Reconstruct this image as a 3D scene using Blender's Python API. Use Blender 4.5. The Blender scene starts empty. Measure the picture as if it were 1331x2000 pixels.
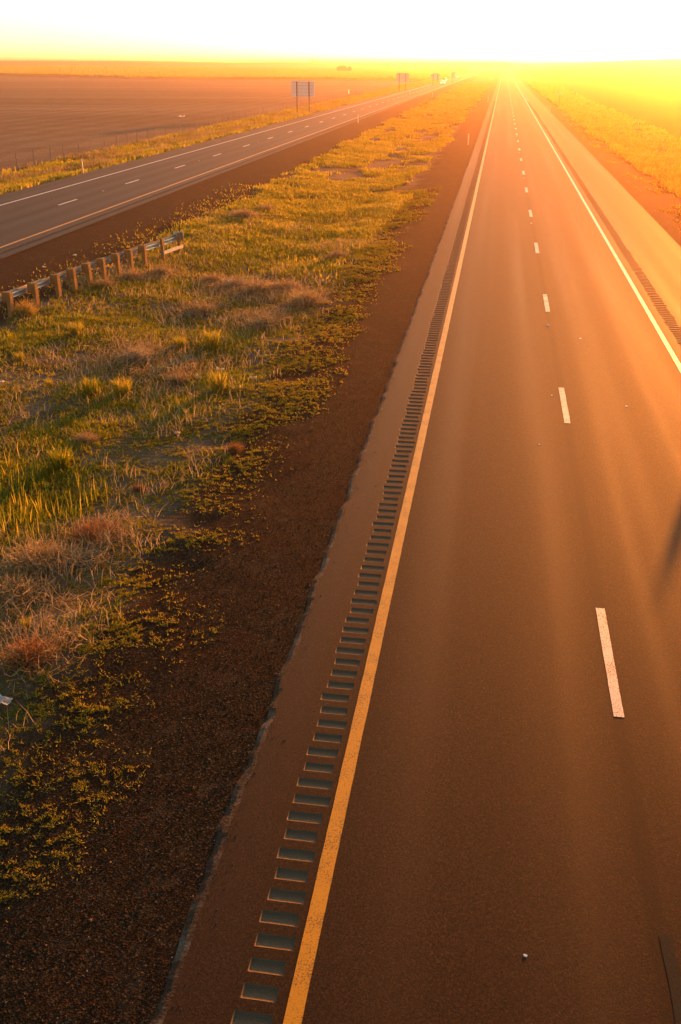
import bpy, math, random
import numpy as np
from mathutils import Vector, Matrix
R = math.radians
rng = np.random.default_rng(7)
random.seed(7)
S = bpy.context.scene
COL = S.collection

# ------------------------------------------------------------------ camera, sky, sun, exposure
H = 8.3
F_PX, PITCH = 1850.0, math.atan(875 / 1850.0)
YAW = math.atan(320 * math.cos(PITCH) / F_PX)
cam = bpy.data.cameras.new('camera')
cam.sensor_fit = 'VERTICAL'; cam.sensor_height = 36.0; cam.lens = F_PX / 2000 * 36.0
cam.clip_start = 0.1; cam.clip_end = 20000
camo = bpy.data.objects.new('camera', cam); COL.objects.link(camo)
camo.location = (0, 0, H); camo.rotation_euler = (math.pi / 2 - PITCH, 0, YAW)
S.camera = camo

SUN_EL, SUN_AZ = R(5.2), R(15.5)            # low sun, to the right of the road's direction
SUN_DIR = Vector((math.sin(SUN_AZ) * math.cos(SUN_EL), math.cos(SUN_AZ) * math.cos(SUN_EL), math.sin(SUN_EL)))
W = bpy.data.worlds.new('World'); S.world = W; W.use_nodes = True
wn = W.node_tree; wn.nodes.clear()
sky = wn.nodes.new('ShaderNodeTexSky'); sky.sky_type = 'NISHITA'; sky.sun_disc = False
sky.sun_elevation = SUN_EL; sky.sun_rotation = SUN_AZ
sky.air_density = 0.5; sky.dust_density = 1.0; sky.ozone_density = 1.0
bg = wn.nodes.new('ShaderNodeBackground'); bg.inputs[1].default_value = 0.14
wo = wn.nodes.new('ShaderNodeOutputWorld')
tint = wn.nodes.new('ShaderNodeMix'); tint.data_type = 'RGBA'; tint.blend_type = 'MULTIPLY'; tint.inputs[0].default_value = 1.0
tint.inputs[7].default_value = (1.0, 0.81, 0.55, 1)       # evening air between sky and plain
wn.links.new(sky.outputs[0], tint.inputs[6]); wn.links.new(tint.outputs[2], bg.inputs[0]); wn.links.new(bg.outputs[0], wo.inputs[0])
sl = bpy.data.lights.new('sun', 'SUN'); sl.energy = 5.0; sl.angle = R(0.5); sl.color = (1.0, 0.25, 0.022)
so = bpy.data.objects.new('sun', sl); COL.objects.link(so)
so.rotation_euler = (-SUN_DIR).to_track_quat('-Z', 'Y').to_euler(); so.location = (60, 200, 60)

S.view_settings.view_transform = 'Standard'; S.view_settings.look = 'None'
S.view_settings.gamma = 1.0; S.view_settings.exposure = 1.75
S.render.engine = 'CYCLES'
S.cycles.use_denoising = True
S.cycles.max_bounces = 6; S.cycles.volume_bounces = 0; S.cycles.transparent_max_bounces = 8
HAZE_DENSITY, HAZE_G, HAZE_COL = 0.00052, 0.875, (1.0, 0.58, 0.34)

# ------------------------------------------------------------------ helpers
def at(px, py, z=0.0):
    """a pixel of the 1331 x 2000 photograph -> the point of the level z that it shows"""
    cp, sp, cy, sy = math.cos(PITCH), math.sin(PITCH), math.cos(YAW), math.sin(YAW)
    fw = Vector((-sy * cp, cy * cp, -sp)); rt = Vector((cy, sy, 0)); up = rt.cross(fw)
    d = fw * F_PX + rt * (px - 665.5) + up * (1000 - py)
    t = (z - H) / d.z
    return Vector((0, 0, H)) + d * t

def hash2(ix, iy, seed):
    h = (ix.astype(np.int64) * 374761393 + iy.astype(np.int64) * 668265263 + seed * 974634777) & 0x7fffffff
    h = ((h ^ (h >> 13)) * 1274126177) & 0x7fffffff
    return ((h ^ (h >> 16)) & 0xffffff) / float(0xffffff)

def vnoise(x, y, seed=0):
    x = np.asarray(x, float); y = np.asarray(y, float)
    ix = np.floor(x); iy = np.floor(y); fx = x - ix; fy = y - iy
    fx = fx * fx * (3 - 2 * fx); fy = fy * fy * (3 - 2 * fy)
    a = hash2(ix, iy, seed); b = hash2(ix + 1, iy, seed); c = hash2(ix, iy + 1, seed); d = hash2(ix + 1, iy + 1, seed)
    return (a * (1 - fx) + b * fx) * (1 - fy) + (c * (1 - fx) + d * fx) * fy

def fbm(x, y, seed=0, o=4):
    s = 0; a = 0.5; t = 0
    for k in range(o):
        s = s + a * vnoise(x, y, seed + k * 17); t += a; a *= 0.5; x = x * 2.03 + 3.1; y = y * 2.03 + 1.7
    return s / t

def sstep(a, b, x):
    t = np.clip((np.asarray(x, float) - a) / (b - a), 0, 1); return t * t * (3 - 2 * t)

XP = [-60, -44.5, -40, -36, -34.3, -22.8, -20, -17, -15, -12.5, -9, -6.5, -4.5, -2.65, 9.4, 11, 14, 18, 21.7, 40]
ZP = [-0.6, -0.6, -0.75, -0.35, -0.04, -0.04, -0.08, -0.14, -0.25, -0.5, -0.5, -0.3, -0.12, -0.035, -0.05, -0.2, -0.55, -0.5, -0.2, 0.0]
A1T, A1V = [-60, -30, -24, -17, -11, -4, -2], [6, 5.2, 4.7, 2.8, 1.3, 0.2, 0]
A2T, A2V = [-60, -30, -26, -21, -17.5, -15, -12, -9, -3, 0, 2, 5, 9, 20, 60], [11.5, 11.8, 12.6, 13.0, 11.4, 10.2, 10.8, 11.2, 12.2, 12.5, 6, 3, 2, 1, 1]
A3T, A3V = [0.8, 3, 6, 10, 20, 60], [0, 6, 11.5, 15, 16, 16]
def height(X, Y):
    X = np.asarray(X, float); Y = np.asarray(Y, float)
    D = np.hypot(X, Y); th = np.degrees(np.arctan2(X, np.maximum(Y, 0.01)))
    z = np.interp(X, XP, ZP)
    z = z + np.interp(th, A1T, A1V) * sstep(640, 1500, D)
    z = z + np.interp(th, A2T, A2V) * sstep(1750, 2700, D)
    z = z + np.interp(th, A3T, A3V) * sstep(250, 1700, D)
    und = (fbm(X / 260.0, Y / 260.0, 5, 3) - 0.5) * 5.0 * sstep(700, 1300, D) * sstep(40, 160, np.abs(X + 12))
    return z + und

def micro(X, Y):
    m = (fbm(X / 0.7, Y / 0.7, 31, 3) - 0.5) * 0.10 + (fbm(X / 3.1, Y / 3.1, 37, 2) - 0.5) * 0.22
    return m * sstep(-3.2, -6.5, X) * sstep(-21, -17.5, X)

def gz(X, Y):
    return height(X, Y) + micro(np.asarray(X, float), np.asarray(Y, float))

def mesh_np(name, V, faces, mat=None, parent=None, smooth=False, attr=None):
    """V (n,3); faces: list of (m,k) int arrays"""
    me = bpy.data.meshes.new(name)
    V = np.asarray(V, np.float32); me.vertices.add(len(V)); me.vertices.foreach_set('co', V.ravel())
    loops = np.concatenate([np.asarray(f, np.int32).ravel() for f in faces])
    tot = np.concatenate([np.full(len(f), np.asarray(f).shape[1], np.int32) for f in faces])
    start = np.concatenate([[0], np.cumsum(tot)[:-1]]).astype(np.int32)
    me.loops.add(len(loops)); me.loops.foreach_set('vertex_index', loops)
    me.polygons.add(len(tot)); me.polygons.foreach_set('loop_start', start); me.polygons.foreach_set('loop_total', tot)
    me.polygons.foreach_set('use_smooth', np.full(len(tot), bool(smooth)))
    me.update(calc_edges=True); me.validate()
    if attr is not None:
        for k, v in attr.items():
            a = me.attributes.new(k, 'FLOAT', 'POINT'); a.data.foreach_set('value', np.asarray(v, np.float32))
    o = bpy.data.objects.new(name, me); COL.objects.link(o)
    if mat: me.materials.append(mat)
    if parent: o.parent = parent
    return o

def tag(o, label=None, cat=None, group=None, kind=None):
    if label: o['label'] = label
    if cat: o['category'] = cat
    if group: o['group'] = group
    if kind: o['kind'] = kind
    return o

def thing(name, loc, label, cat, group=None, rz=0.0):
    o = bpy.data.objects.new(name, None); COL.objects.link(o); o.location = loc; o.rotation_euler = (0, 0, rz)
    o.empty_display_size = 0.3
    return tag(o, label, cat, group)

class MB:
    """collects shapes for ONE mesh object"""
    def __init__(s): s.v = []; s.f = []
    def add(s, vs, fs):
        b = len(s.v); s.v += [tuple(v) for v in vs]; s.f += [tuple(b + i for i in f) for f in fs]; return s
    def box(s, c, d, rot=None):
        x, y, z = d[0] / 2, d[1] / 2, d[2] / 2
        vs = [Vector(p) for p in ((-x, -y, -z), (x, -y, -z), (x, y, -z), (-x, y, -z), (-x, -y, z), (x, -y, z), (x, y, z), (-x, y, z))]
        if rot is not None: vs = [rot @ v for v in vs]
        return s.add([v + Vector(c) for v in vs], [(0, 3, 2, 1), (4, 5, 6, 7), (0, 1, 5, 4), (1, 2, 6, 5), (2, 3, 7, 6), (3, 0, 4, 7)])
    def tube(s, pts, rads, n=8, cap=True):
        pts = [Vector(p) for p in pts]; rings = []
        if not hasattr(rads, '__len__'): rads = [rads] * len(pts)
        for i, p in enumerate(pts):
            t = (pts[min(i + 1, len(pts) - 1)] - pts[max(i - 1, 0)]).normalized()
            a = t.orthogonal().normalized() if i == 0 else (a - t * a.dot(t)).normalized()
            b = t.cross(a); rings.append([p + (a * math.cos(2 * math.pi * k / n) + b * math.sin(2 * math.pi * k / n)) * rads[i] for k in range(n)])
        vs = [v for r in rings for v in r]; fs = []
        for i in range(len(pts) - 1):
            for k in range(n):
                fs.append((i * n + k, i * n + (k + 1) % n, (i + 1) * n + (k + 1) % n, (i + 1) * n + k))
        if cap: fs += [tuple(range(n - 1, -1, -1)), tuple((len(pts) - 1) * n + k for k in range(n))]
        return s.add(vs, fs)
    def extrude(s, prof, p0, p1, up=Vector((0, 0, 1)), close=False, cap=False):
        """a 2-D profile (across, up) swept straight from p0 to p1"""
        p0, p1 = Vector(p0), Vector(p1); t = (p1 - p0).normalized(); a = t.cross(up).normalized(); n = len(prof)
        vs = [p0 + a * u + up * w for u, w in prof] + [p1 + a * u + up * w for u, w in prof]
        fs = [(i, (i + 1) % n, n + (i + 1) % n, n + i) for i in range(n if close else n - 1)]
        if cap: fs += [tuple(range(n - 1, -1, -1)), tuple(range(n, 2 * n))]
        return s.add(vs, fs)
    def build(s, name, mat, parent=None, smooth=False, bevel=0.0):
        me = bpy.data.meshes.new(name); me.from_pydata(s.v, [], s.f); me.materials.append(mat)
        if smooth: me.polygons.foreach_set('use_smooth', np.ones(len(me.polygons), bool))
        me.update(); o = bpy.data.objects.new(name, me); COL.objects.link(o)
        if parent: o.parent = parent
        if bevel:
            m = o.modifiers.new('bevel', 'BEVEL'); m.width = bevel; m.segments = 2
        return o

# ------------------------------------------------------------------ materials
class Mat:
    def __init__(s, name, rough=0.9, spec=0.3):
        s.m = bpy.data.materials.new(name); s.m.use_nodes = True; s.t = s.m.node_tree
        s.b = s.t.nodes['Principled BSDF']; s.b.inputs['Roughness'].default_value = rough
        s.b.inputs['Specular IOR Level'].default_value = spec; s._pos = None
    def n(s, typ, **kw):
        nd = s.t.nodes.new(typ)
        for k, v in kw.items(): setattr(nd, k, v)
        return nd
    def link(s, a, b): s.t.links.new(a, b)
    def pos(s):
        if s._pos is None: s._pos = s.n('ShaderNodeNewGeometry').outputs['Position']
        return s._pos
    def scaled(s, sc):
        mp = s.n('ShaderNodeMapping'); mp.inputs['Scale'].default_value = sc; s.link(s.pos(), mp.inputs[0]); return mp.outputs[0]
    def noise(s, scale, detail=4, rough=0.55, stretch=(1, 1, 1), dist=0.0):
        nd = s.n('ShaderNodeTexNoise'); nd.inputs['Scale'].default_value = scale; nd.inputs['Detail'].default_value = detail
        nd.inputs['Roughness'].default_value = rough; nd.inputs['Distortion'].default_value = dist
        s.link(s.scaled(stretch), nd.inputs['Vector']); return nd.outputs['Fac']
    def voro(s, scale, out='Distance', stretch=(1, 1, 1), feature='F1', rand=1.0):
        nd = s.n('ShaderNodeTexVoronoi', feature=feature); nd.inputs['Scale'].default_value = scale; nd.inputs['Randomness'].default_value = rand
        s.link(s.scaled(stretch), nd.inputs['Vector']); return nd.outputs[out]
    def ramp(s, fac, stops, interp='LINEAR'):
        nd = s.n('ShaderNodeValToRGB'); nd.color_ramp.interpolation = interp; e = nd.color_ramp.elements
        while len(e) < len(stops): e.new(0.5)
        for el, (p, c) in zip(e, stops):
            el.position = p; el.color = (c, c, c, 1) if not hasattr(c, '__len__') else (*c, 1)
        s.link(fac, nd.inputs[0]); return nd.outputs[0]
    def mix(s, fac, a, b, mode='MIX'):
        nd = s.n('ShaderNodeMix', data_type='RGBA', blend_type=mode)
        for k, v in ((0, fac), (6, a), (7, b)):
            sock = nd.inputs[k]
            if isinstance(v, (int, float)): sock.default_value = v if k == 0 else (v, v, v, 1)
            elif isinstance(v, tuple): sock.default_value = (*v, 1)
            else: s.link(v, sock)
        return nd.outputs[2]
    def math(s, op, a, b=0.0, c=0.0):
        nd = s.n('ShaderNodeMath', operation=op)
        for i, v in enumerate((a, b, c)):
            if isinstance(v, (int, float)): nd.inputs[i].default_value = v
            else: s.link(v, nd.inputs[i])
        return nd.outputs[0]
    def axis(s, k):
        sp = s.n('ShaderNodeSeparateXYZ'); s.link(s.pos(), sp.inputs[0]); return sp.outputs[k]
    def map(s, v, a, b, c=0.0, d=1.0, smooth=True):
        nd = s.n('ShaderNodeMapRange', interpolation_type='SMOOTHSTEP' if smooth else 'LINEAR'); s.link(v, nd.inputs[0])
        for i, q in enumerate((a, b, c, d)): nd.inputs[i + 1].default_value = q
        return nd.outputs[0]
    def attr(s, name):
        nd = s.n('ShaderNodeAttribute', attribute_name=name); return nd.outputs['Fac']
    def bump(s, h, dist, strength=1.0, prev=None):
        nd = s.n('ShaderNodeBump'); nd.inputs['Distance'].default_value = dist; nd.inputs['Strength'].default_value = strength
        s.link(h, nd.inputs['Height'])
        if prev is not None: s.link(prev, nd.inputs['Normal'])
        return nd.outputs[0]
    def col(s, c):
        if isinstance(c, tuple): s.b.inputs['Base Color'].default_value = (*c, 1)
        else: s.link(c, s.b.inputs['Base Color'])
        return s
    def nrm(s, o): s.link(o, s.b.inputs['Normal']); return s
    def rgh(s, o): s.link(o, s.b.inputs['Roughness']); return s

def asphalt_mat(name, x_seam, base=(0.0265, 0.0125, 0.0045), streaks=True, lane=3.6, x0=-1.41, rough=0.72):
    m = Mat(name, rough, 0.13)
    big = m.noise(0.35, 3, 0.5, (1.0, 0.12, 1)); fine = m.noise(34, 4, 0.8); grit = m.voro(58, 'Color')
    c = m.mix(m.ramp(big, [(0.3, 0.0), (0.7, 1.0)]), tuple(v * 0.86 for v in base), tuple(v * 1.14 for v in base))
    c = m.mix(0.7, c, m.ramp(fine, [(0.30, tuple(v * 0.3 for v in base)), (0.5, base), (0.70, tuple(min(1, v * 2.3) for v in base))]), 'MIX')
    sp = m.n('ShaderNodeSeparateColor'); m.link(grit, sp.inputs[0])
    grain = m.ramp(sp.outputs[1], [(0.0, 0.30), (0.45, 0.80), (0.8, 1.25), (1.0, 2.1)])
    c = m.mix(0.85, c, grain, 'MULTIPLY')
    stain = m.noise(0.9, 5, 0.7, (1.0, 0.35, 1)); c = m.mix(m.map(stain, 0.56, 0.72, 0.0, 0.45), c, tuple(v * 0.45 for v in base))
    c = m.mix(m.map(sp.outputs[0], 0.97, 0.999), c, tuple(v * 2.2 for v in base))
    x = m.axis(0)
    if streaks:          # polished wheel paths: two per lane
        ph = m.math('MULTIPLY', m.math('SUBTRACT', x, x0), 2 * math.pi / (lane / 2))
        w = m.math('MULTIPLY_ADD', m.math('COSINE', ph), -0.5, 0.5)
        wob = m.noise(0.9, 2, 0.5, (1.0, 0.02, 1))
        w = m.math('MULTIPLY', w, m.map(wob, 0.3, 0.7))
        c = m.mix(m.math('MULTIPLY', w, 0.38), c, tuple(v * 1.35 for v in base))
        seam = m.math('ABSOLUTE', m.math('SUBTRACT', x, m.math('MULTIPLY_ADD', m.noise(0.4, 3, 0.6, (0, 1, 0)), 0.10, x_seam - 0.05)))
        sw = m.map(seam, 0.05, 0.16, 1.0, 0.0)
        c = m.mix(m.math('MULTIPLY', sw, 0.6), c, tuple(v * 0.35 for v in base))
        m.rgh(m.math('MULTIPLY_ADD', w, -0.11, rough + 0.03))
    m.col(c)
    m.nrm(m.bump(m.noise(120, 2, 0.6), 0.003, 0.5, m.bump(m.voro(62), 0.003, 0.4)))
    return m.m
M = {}
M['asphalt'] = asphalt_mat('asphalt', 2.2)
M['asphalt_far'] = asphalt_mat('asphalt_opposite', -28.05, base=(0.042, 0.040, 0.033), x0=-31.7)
m = Mat('milled_asphalt', 0.75, 0.35)     # fresh aggregate bared by the milling wheel
m.col(m.mix(m.noise(60, 3, 0.7), (0.050, 0.037, 0.020), (0.165, 0.122, 0.068)))
m.nrm(m.bump(m.noise(45, 4, 0.75), 0.012, 0.9)); M['milled'] = m.m
m = Mat('ground_off_asphalt', 0.85, 0.1); m.col(m.mix(m.noise(30, 4, 0.75), (0.016, 0.014, 0.009), (0.055, 0.046, 0.030))); m.nrm(m.bump(m.noise(50, 2), 0.004, 0.6)); M['patch'] = m.m
m = Mat('broken_asphalt_edge', 0.85, 0.3)
m.col(m.mix(m.ramp(m.noise(1.1, 5, 0.75), [(0.50, 0.0), (0.64, 1.0)]), (0.022, 0.014, 0.008), m.mix(m.noise(14, 5, 0.7), (0.05, 0.045, 0.035), (0.17, 0.155, 0.125))))
m.nrm(m.bump(m.noise(22, 4, 0.7), 0.03, 0.9)); M['edge'] = m.m

def paint_mat(name, c, dirt, wear=0.36):
    m = Mat(name, 0.55, 0.4)
    n = m.noise(46, 4, 0.72); big = m.noise(2.2, 3, 0.6)
    chip = m.map(m.math('ADD', n, m.math('MULTIPLY', big, 0.35)), wear + 0.10, wear + 0.19)
    m.col(m.mix(chip, dirt, m.mix(m.noise(3, 3, 0.5), tuple(v * 0.82 for v in c), c)))
    m.nrm(m.bump(m.noise(60, 2, 0.6), 0.004, 0.6)); return m.m
M['yellow'] = paint_mat('yellow_paint', (0.74, 0.33, 0.003), (0.24, 0.11, 0.008), 0.46)
M['white'] = paint_mat('white_paint', (0.80, 0.76, 0.70), (0.10, 0.08, 0.06), 0.42)
M['white_old'] = paint_mat('worn_white_paint', (0.74, 0.69, 0.62), (0.09, 0.07, 0.055), 0.48)

def ground_mat():
    m = Mat('median_soil_and_gravel', 1.0, 0.04)
    x, y = m.axis(0), m.axis(1)
    # volcanic red-brown gravel
    cell = m.voro(44, 'Color'); d = m.voro(44); sp = m.n('ShaderNodeSeparateColor'); m.link(cell, sp.inputs[0])
    gcol = m.ramp(sp.outputs[0], [(0.0, (0.008, 0.007, 0.004)), (0.5, (0.019, 0.0145, 0.0075)), (0.85, (0.036, 0.026, 0.013)), (1.0, (0.10, 0.075, 0.05))])
    gcol = m.mix(m.ramp(m.noise(0.55, 3, 0.6), [(0.4, 0.0), (0.65, 1.0)]), gcol, m.mix(0.35, gcol, (0.046, 0.015, 0.006)))
    gcol = m.mix(m.map(m.noise(1.7, 5, 0.72), 0.52, 0.70, 0.0, 0.55), gcol, (0.070, 0.050, 0.030))     # dust in patches
    # grey-tan silt, cracked and rilled
    crack = m.voro(5.5, 'Distance', (1, 1, 1), 'DISTANCE_TO_EDGE')
    rill = m.n('ShaderNodeTexWave', wave_type='BANDS', bands_direction='Y'); rill.inputs['Scale'].default_value = 1.6
    rill.inputs['Distortion'].default_value = 6.0; rill.inputs['Detail'].default_value = 3; m.link(m.scaled((0.5, 1, 1)), rill.inputs['Vector'])
    soil = m.mix(m.noise(1.3, 5, 0.65), (0.12, 0.095, 0.064), (0.27, 0.22, 0.155))
    soil = m.mix(m.math('MULTIPLY', m.map(crack, 0.0, 0.05, 1.0, 0.0), 0.5), soil, (0.05, 0.04, 0.03))
    duff = m.mix(m.noise(9, 5, 0.75), (0.045, 0.042, 0.016), (0.16, 0.115, 0.045))
    soil = m.mix(m.ramp(m.noise(0.42, 4, 0.65), [(0.36, 1.0), (0.58, 0.0)]), soil, duff)
    wob = m.math('MULTIPLY_ADD', m.noise(0.5, 5, 0.7), 3.2, -1.6)
    xw = m.math('ADD', x, wob)
    s = m.math('MULTIPLY', m.map(xw, -7.1, -5.6, 1.0, 0.0), m.map(xw, -17.8, -16.6, 0.0, 1.0))
    m.col(m.mix(s, gcol, soil))
    bg_ = m.bump(d, 0.014, 0.7); 
    bs = m.bump(rill.outputs['Fac'], 0.05, 0.35, m.bump(m.noise(16, 5, 0.7), 0.05, 0.7))
    mv = m.n('ShaderNodeMix', data_type='VECTOR'); m.link(s, mv.inputs[0]); m.link(bg_, mv.inputs[4]); m.link(bs, mv.inputs[5])
    m.nrm(mv.outputs[1]); return m.m
M['ground'] = ground_mat()

def verge_mat(name, gx0, gx1, sign):
    """gravel against the road, grassy soil beyond"""
    m = Mat(name, 1.0, 0.03); x = m.axis(0)
    wob = m.math('MULTIPLY_ADD', m.noise(0.3, 4, 0.7), 2.4, -1.2); xw = m.math('ADD', x, wob)
    s = m.map(xw, gx0, gx1) if sign > 0 else m.map(xw, gx0, gx1, 1.0, 0.0)
    g = m.mix(m.noise(14, 4, 0.8), (0.03, 0.02, 0.014), (0.10, 0.068, 0.045))
    t = m.mix(m.noise(0.8, 5, 0.7), (0.085, 0.075, 0.022), (0.24, 0.18, 0.06))
    m.col(m.mix(s, g, t)); m.nrm(m.bump(m.noise(3, 6, 0.75), 0.25, 0.9)); return m.m
M['verge_right'] = verge_mat('right_verge_ground', 12.2, 13.4, 1)
M['verge_left'] = verge_mat('left_verge_ground', -36.0, -35.0, -1)

m = Mat('ploughed_earth', 1.0, 0.03)
clod = m.noise(2.2, 6, 0.78); band = m.noise(0.02, 4, 0.6, (0.25, 1.6, 1), 0.6); furr = m.n('ShaderNodeTexWave', wave_type='BANDS', bands_direction='X')
furr.inputs['Scale'].default_value = 0.16; furr.inputs['Distortion'].default_value = 3; furr.inputs['Detail'].default_value = 3
m.link(m.scaled((0.35, 1.0, 1)), furr.inputs['Vector'])
c = m.mix(m.ramp(band, [(0.38, 0.0), (0.62, 1.0)]), (0.21, 0.175, 0.12), (0.36, 0.30, 0.21))
c = m.mix(m.ramp(clod, [(0.35, 0.0), (0.65, 1.0)]), m.mix(0.5, c, (0.07, 0.048, 0.034)), m.mix(0.4, c, (0.32, 0.23, 0.15)))
c = m.mix(m.math('MULTIPLY', furr.outputs['Fac'], 0.25), c, (0.09, 0.062, 0.042))
m.col(c); m.nrm(m.bump(clod, 0.35, 0.9)); M['plough'] = m.m

def crop_mat(name, a, b, dark, bs=0.7):
    m = Mat(name, 1.0, 0.0)
    band = m.noise(0.010, 4, 0.6, (0.35, 2.2, 1), 0.8); n = m.noise(0.25, 5, 0.7, (0.4, 1.5, 1))
    c = m.mix(n, a, b); c = m.mix(m.ramp(band, [(0.55, 0.0), (0.66, 1.0)]), c, dark)
    m.col(c); m.nrm(m.bump(m.noise(1.2, 5, 0.8), 0.8, bs))
    return m.m
M['crop'] = crop_mat('golden_crop', (0.50, 0.37, 0.035), (0.72, 0.54, 0.06), (0.16, 0.13, 0.03))
M['field_r'] = crop_mat('right_field_crop', (0.20, 0.12, 0.03), (0.30, 0.18, 0.05), (0.24, 0.15, 0.04), 0.12)
m = Mat('far_hills', 1.0, 0.0)
c = m.mix(m.ramp(m.noise(0.004, 4, 0.6, (0.5, 1.3, 1), 0.5), [(0.42, 0.0), (0.55, 1.0)]), (0.17, 0.12, 0.085), (0.26, 0.20, 0.10))
m.col(c); M['hills'] = m.m

def blade_mat(name, stops, trans=0.5, rough=0.6):
    m = Mat(name, rough, 0.25); c = m.ramp(m.attr('rnd'), stops); m.col(c)
    tr = m.n('ShaderNodeBsdfTranslucent'); m.link(c, tr.inputs[0]); ms = m.n('ShaderNodeMixShader'); ms.inputs[0].default_value = trans
    m.link(m.b.outputs[0], ms.inputs[1]); m.link(tr.outputs[0], ms.inputs[2]); m.link(ms.outputs[0], m.t.nodes['Material Output'].inputs[0]); return m.m
M['grass'] = blade_mat('green_grass', [(0, (0.085, 0.13, 0.008)), (0.45, (0.19, 0.235, 0.012)), (0.8, (0.35, 0.33, 0.02)), (1, (0.52, 0.40, 0.06))], 0.55)
M['gold'] = blade_mat('golden_grass', [(0, (0.15, 0.19, 0.012)), (0.45, (0.33, 0.31, 0.025)), (0.8, (0.52, 0.42, 0.05)), (1, (0.60, 0.46, 0.13))])
M['weed'] = blade_mat('low_weeds', [(0, (0.12, 0.16, 0.010)), (0.5, (0.26, 0.25, 0.018)), (1, (0.44, 0.32, 0.035))])
M['crop_stalk'] = blade_mat('crop_stalks', [(0, (0.34, 0.27, 0.02)), (1, (0.60, 0.46, 0.05))], 0.5)
M['straw'] = blade_mat('dry_stalks', [(0, (0.28, 0.215, 0.11)), (1, (0.56, 0.46, 0.27))], 0.35)
M['brush'] = blade_mat('dry_brush', [(0, (0.20, 0.14, 0.055)), (0.6, (0.38, 0.28, 0.12)), (1, (0.54, 0.43, 0.22))], 0.3)
M['red_brush'] = blade_mat('red_dry_brush', [(0, (0.16, 0.07, 0.02)), (1, (0.40, 0.19, 0.06))], 0.3)
M['pale_brush'] = blade_mat('bleached_brush', [(0, (0.24, 0.19, 0.10)), (1, (0.52, 0.43, 0.26))], 0.25)
M['yellow_bush'] = blade_mat('yellow_bush', [(0, (0.30, 0.22, 0.04)), (1, (0.50, 0.38, 0.09))], 0.4)

m = Mat('weathered_timber', 0.85, 0.2)
g = m.noise(3, 6, 0.7, (14, 14, 1)); m.col(m.ramp(g, [(0.25, (0.15, 0.075, 0.024)), (0.55, (0.33, 0.175, 0.055)), (0.8, (0.46, 0.27, 0.10))]))
m.nrm(m.bump(g, 0.01, 0.8)); M['wood'] = m.m
m = Mat('galvanised_steel', 0.42, 0.5); m.b.inputs['Metallic'].default_value = 0.75
m.col(m.mix(m.noise(5, 5, 0.65), (0.36, 0.38, 0.38), (0.62, 0.64, 0.63))); M['steel'] = m.m
m = Mat('aluminium_sign_back', 0.5, 0.5)
m.col(m.mix(m.noise(1.2, 4, 0.6, (0.4, 1, 2)), (0.74, 0.68, 0.56), (0.90, 0.84, 0.72))); M['signback'] = m.m
m = Mat('dark_steel_post', 0.7, 0.4); m.col(m.mix(m.noise(4, 3), (0.10, 0.075, 0.05), (0.17, 0.13, 0.09))); M['post'] = m.m
m = Mat('white_plastic', 0.5, 0.4); m.col(m.mix(m.noise(9, 3, 0.6), (0.62, 0.61, 0.58), (0.80, 0.79, 0.76))); tr = m.n('ShaderNodeBsdfTranslucent'); tr.inputs[0].default_value = (.8, .79, .76, 1); ms = m.n('ShaderNodeMixShader'); ms.inputs[0].default_value = 0.45
m.link(m.b.outputs[0], ms.inputs[1]); m.link(tr.outputs[0], ms.inputs[2]); m.link(ms.outputs[0], m.t.nodes['Material Output'].inputs[0]); M['plastic'] = m.m
m = Mat('reflector_sheet', 0.25, 0.6); m.col(m.mix(m.noise(60, 2), (0.70, 0.70, 0.68), (0.85, 0.85, 0.83))); M['reflector'] = m.m
m = Mat('rusty_wire', 0.7, 0.4); m.col(m.mix(m.noise(12, 3), (0.14, 0.10, 0.07), (0.26, 0.19, 0.13))); M['wire'] = m.m

# ------------------------------------------------------------------ the land
YS = [-20.0]
while YS[-1] < 1900: YS.append(YS[-1] + max(0.16 if 4 < YS[-1] < 30 else 0.5, 0.012 * abs(YS[-1]), 0.16))
YS = np.array(YS); YS[-1] = 1900.0
YC = np.array([-20.0] + list(np.geomspace(4, 1900, 150)))
def sheet(name, xs, ys, mat, off=0.0, fine=False, label=None, cat=None, zf=None):
    xs = np.asarray(xs, float); X, Y = np.meshgrid(xs, ys)
    Z = (gz(X, Y) if fine else height(X, Y)) + off if zf is None else zf(X, Y)
    nx, ny = len(xs), len(ys); i = np.arange(nx * ny).reshape(ny, nx)
    q = np.stack([i[:-1, :-1], i[:-1, 1:], i[1:, 1:], i[1:, :-1]], -1).reshape(-1, 4)
    o = mesh_np(name, np.stack([X, Y, Z], -1).reshape(-1, 3), [q], mat, smooth=True)
    return tag(o, label, cat, None, 'structure')
def polar(name, tf, df, ns, nd, mat, zoff=None, label=None, cat=None):
    s = np.linspace(0, 1, ns); t = np.linspace(0, 1, nd); Sg, Tg = np.meshgrid(s, t)
    TH, D = tf(Sg, Tg), None
    D = df(TH, Tg); TH = tf(Sg, Tg, D)
    X = D * np.sin(np.radians(TH)); Y = D * np.cos(np.radians(TH)); Z = height(X, Y)
    if zoff is not None: Z = Z + zoff(X, Y, D)
    i = np.arange(ns * nd).reshape(nd, ns)
    q = np.stack([i[:-1, :-1], i[:-1, 1:], i[1:, 1:], i[1:, :-1]], -1).reshape(-1, 4)
    return tag(mesh_np(name, np.stack([X, Y, Z], -1).reshape(-1, 3), [q], mat, smooth=True), label, cat, None, 'structure')

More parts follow.
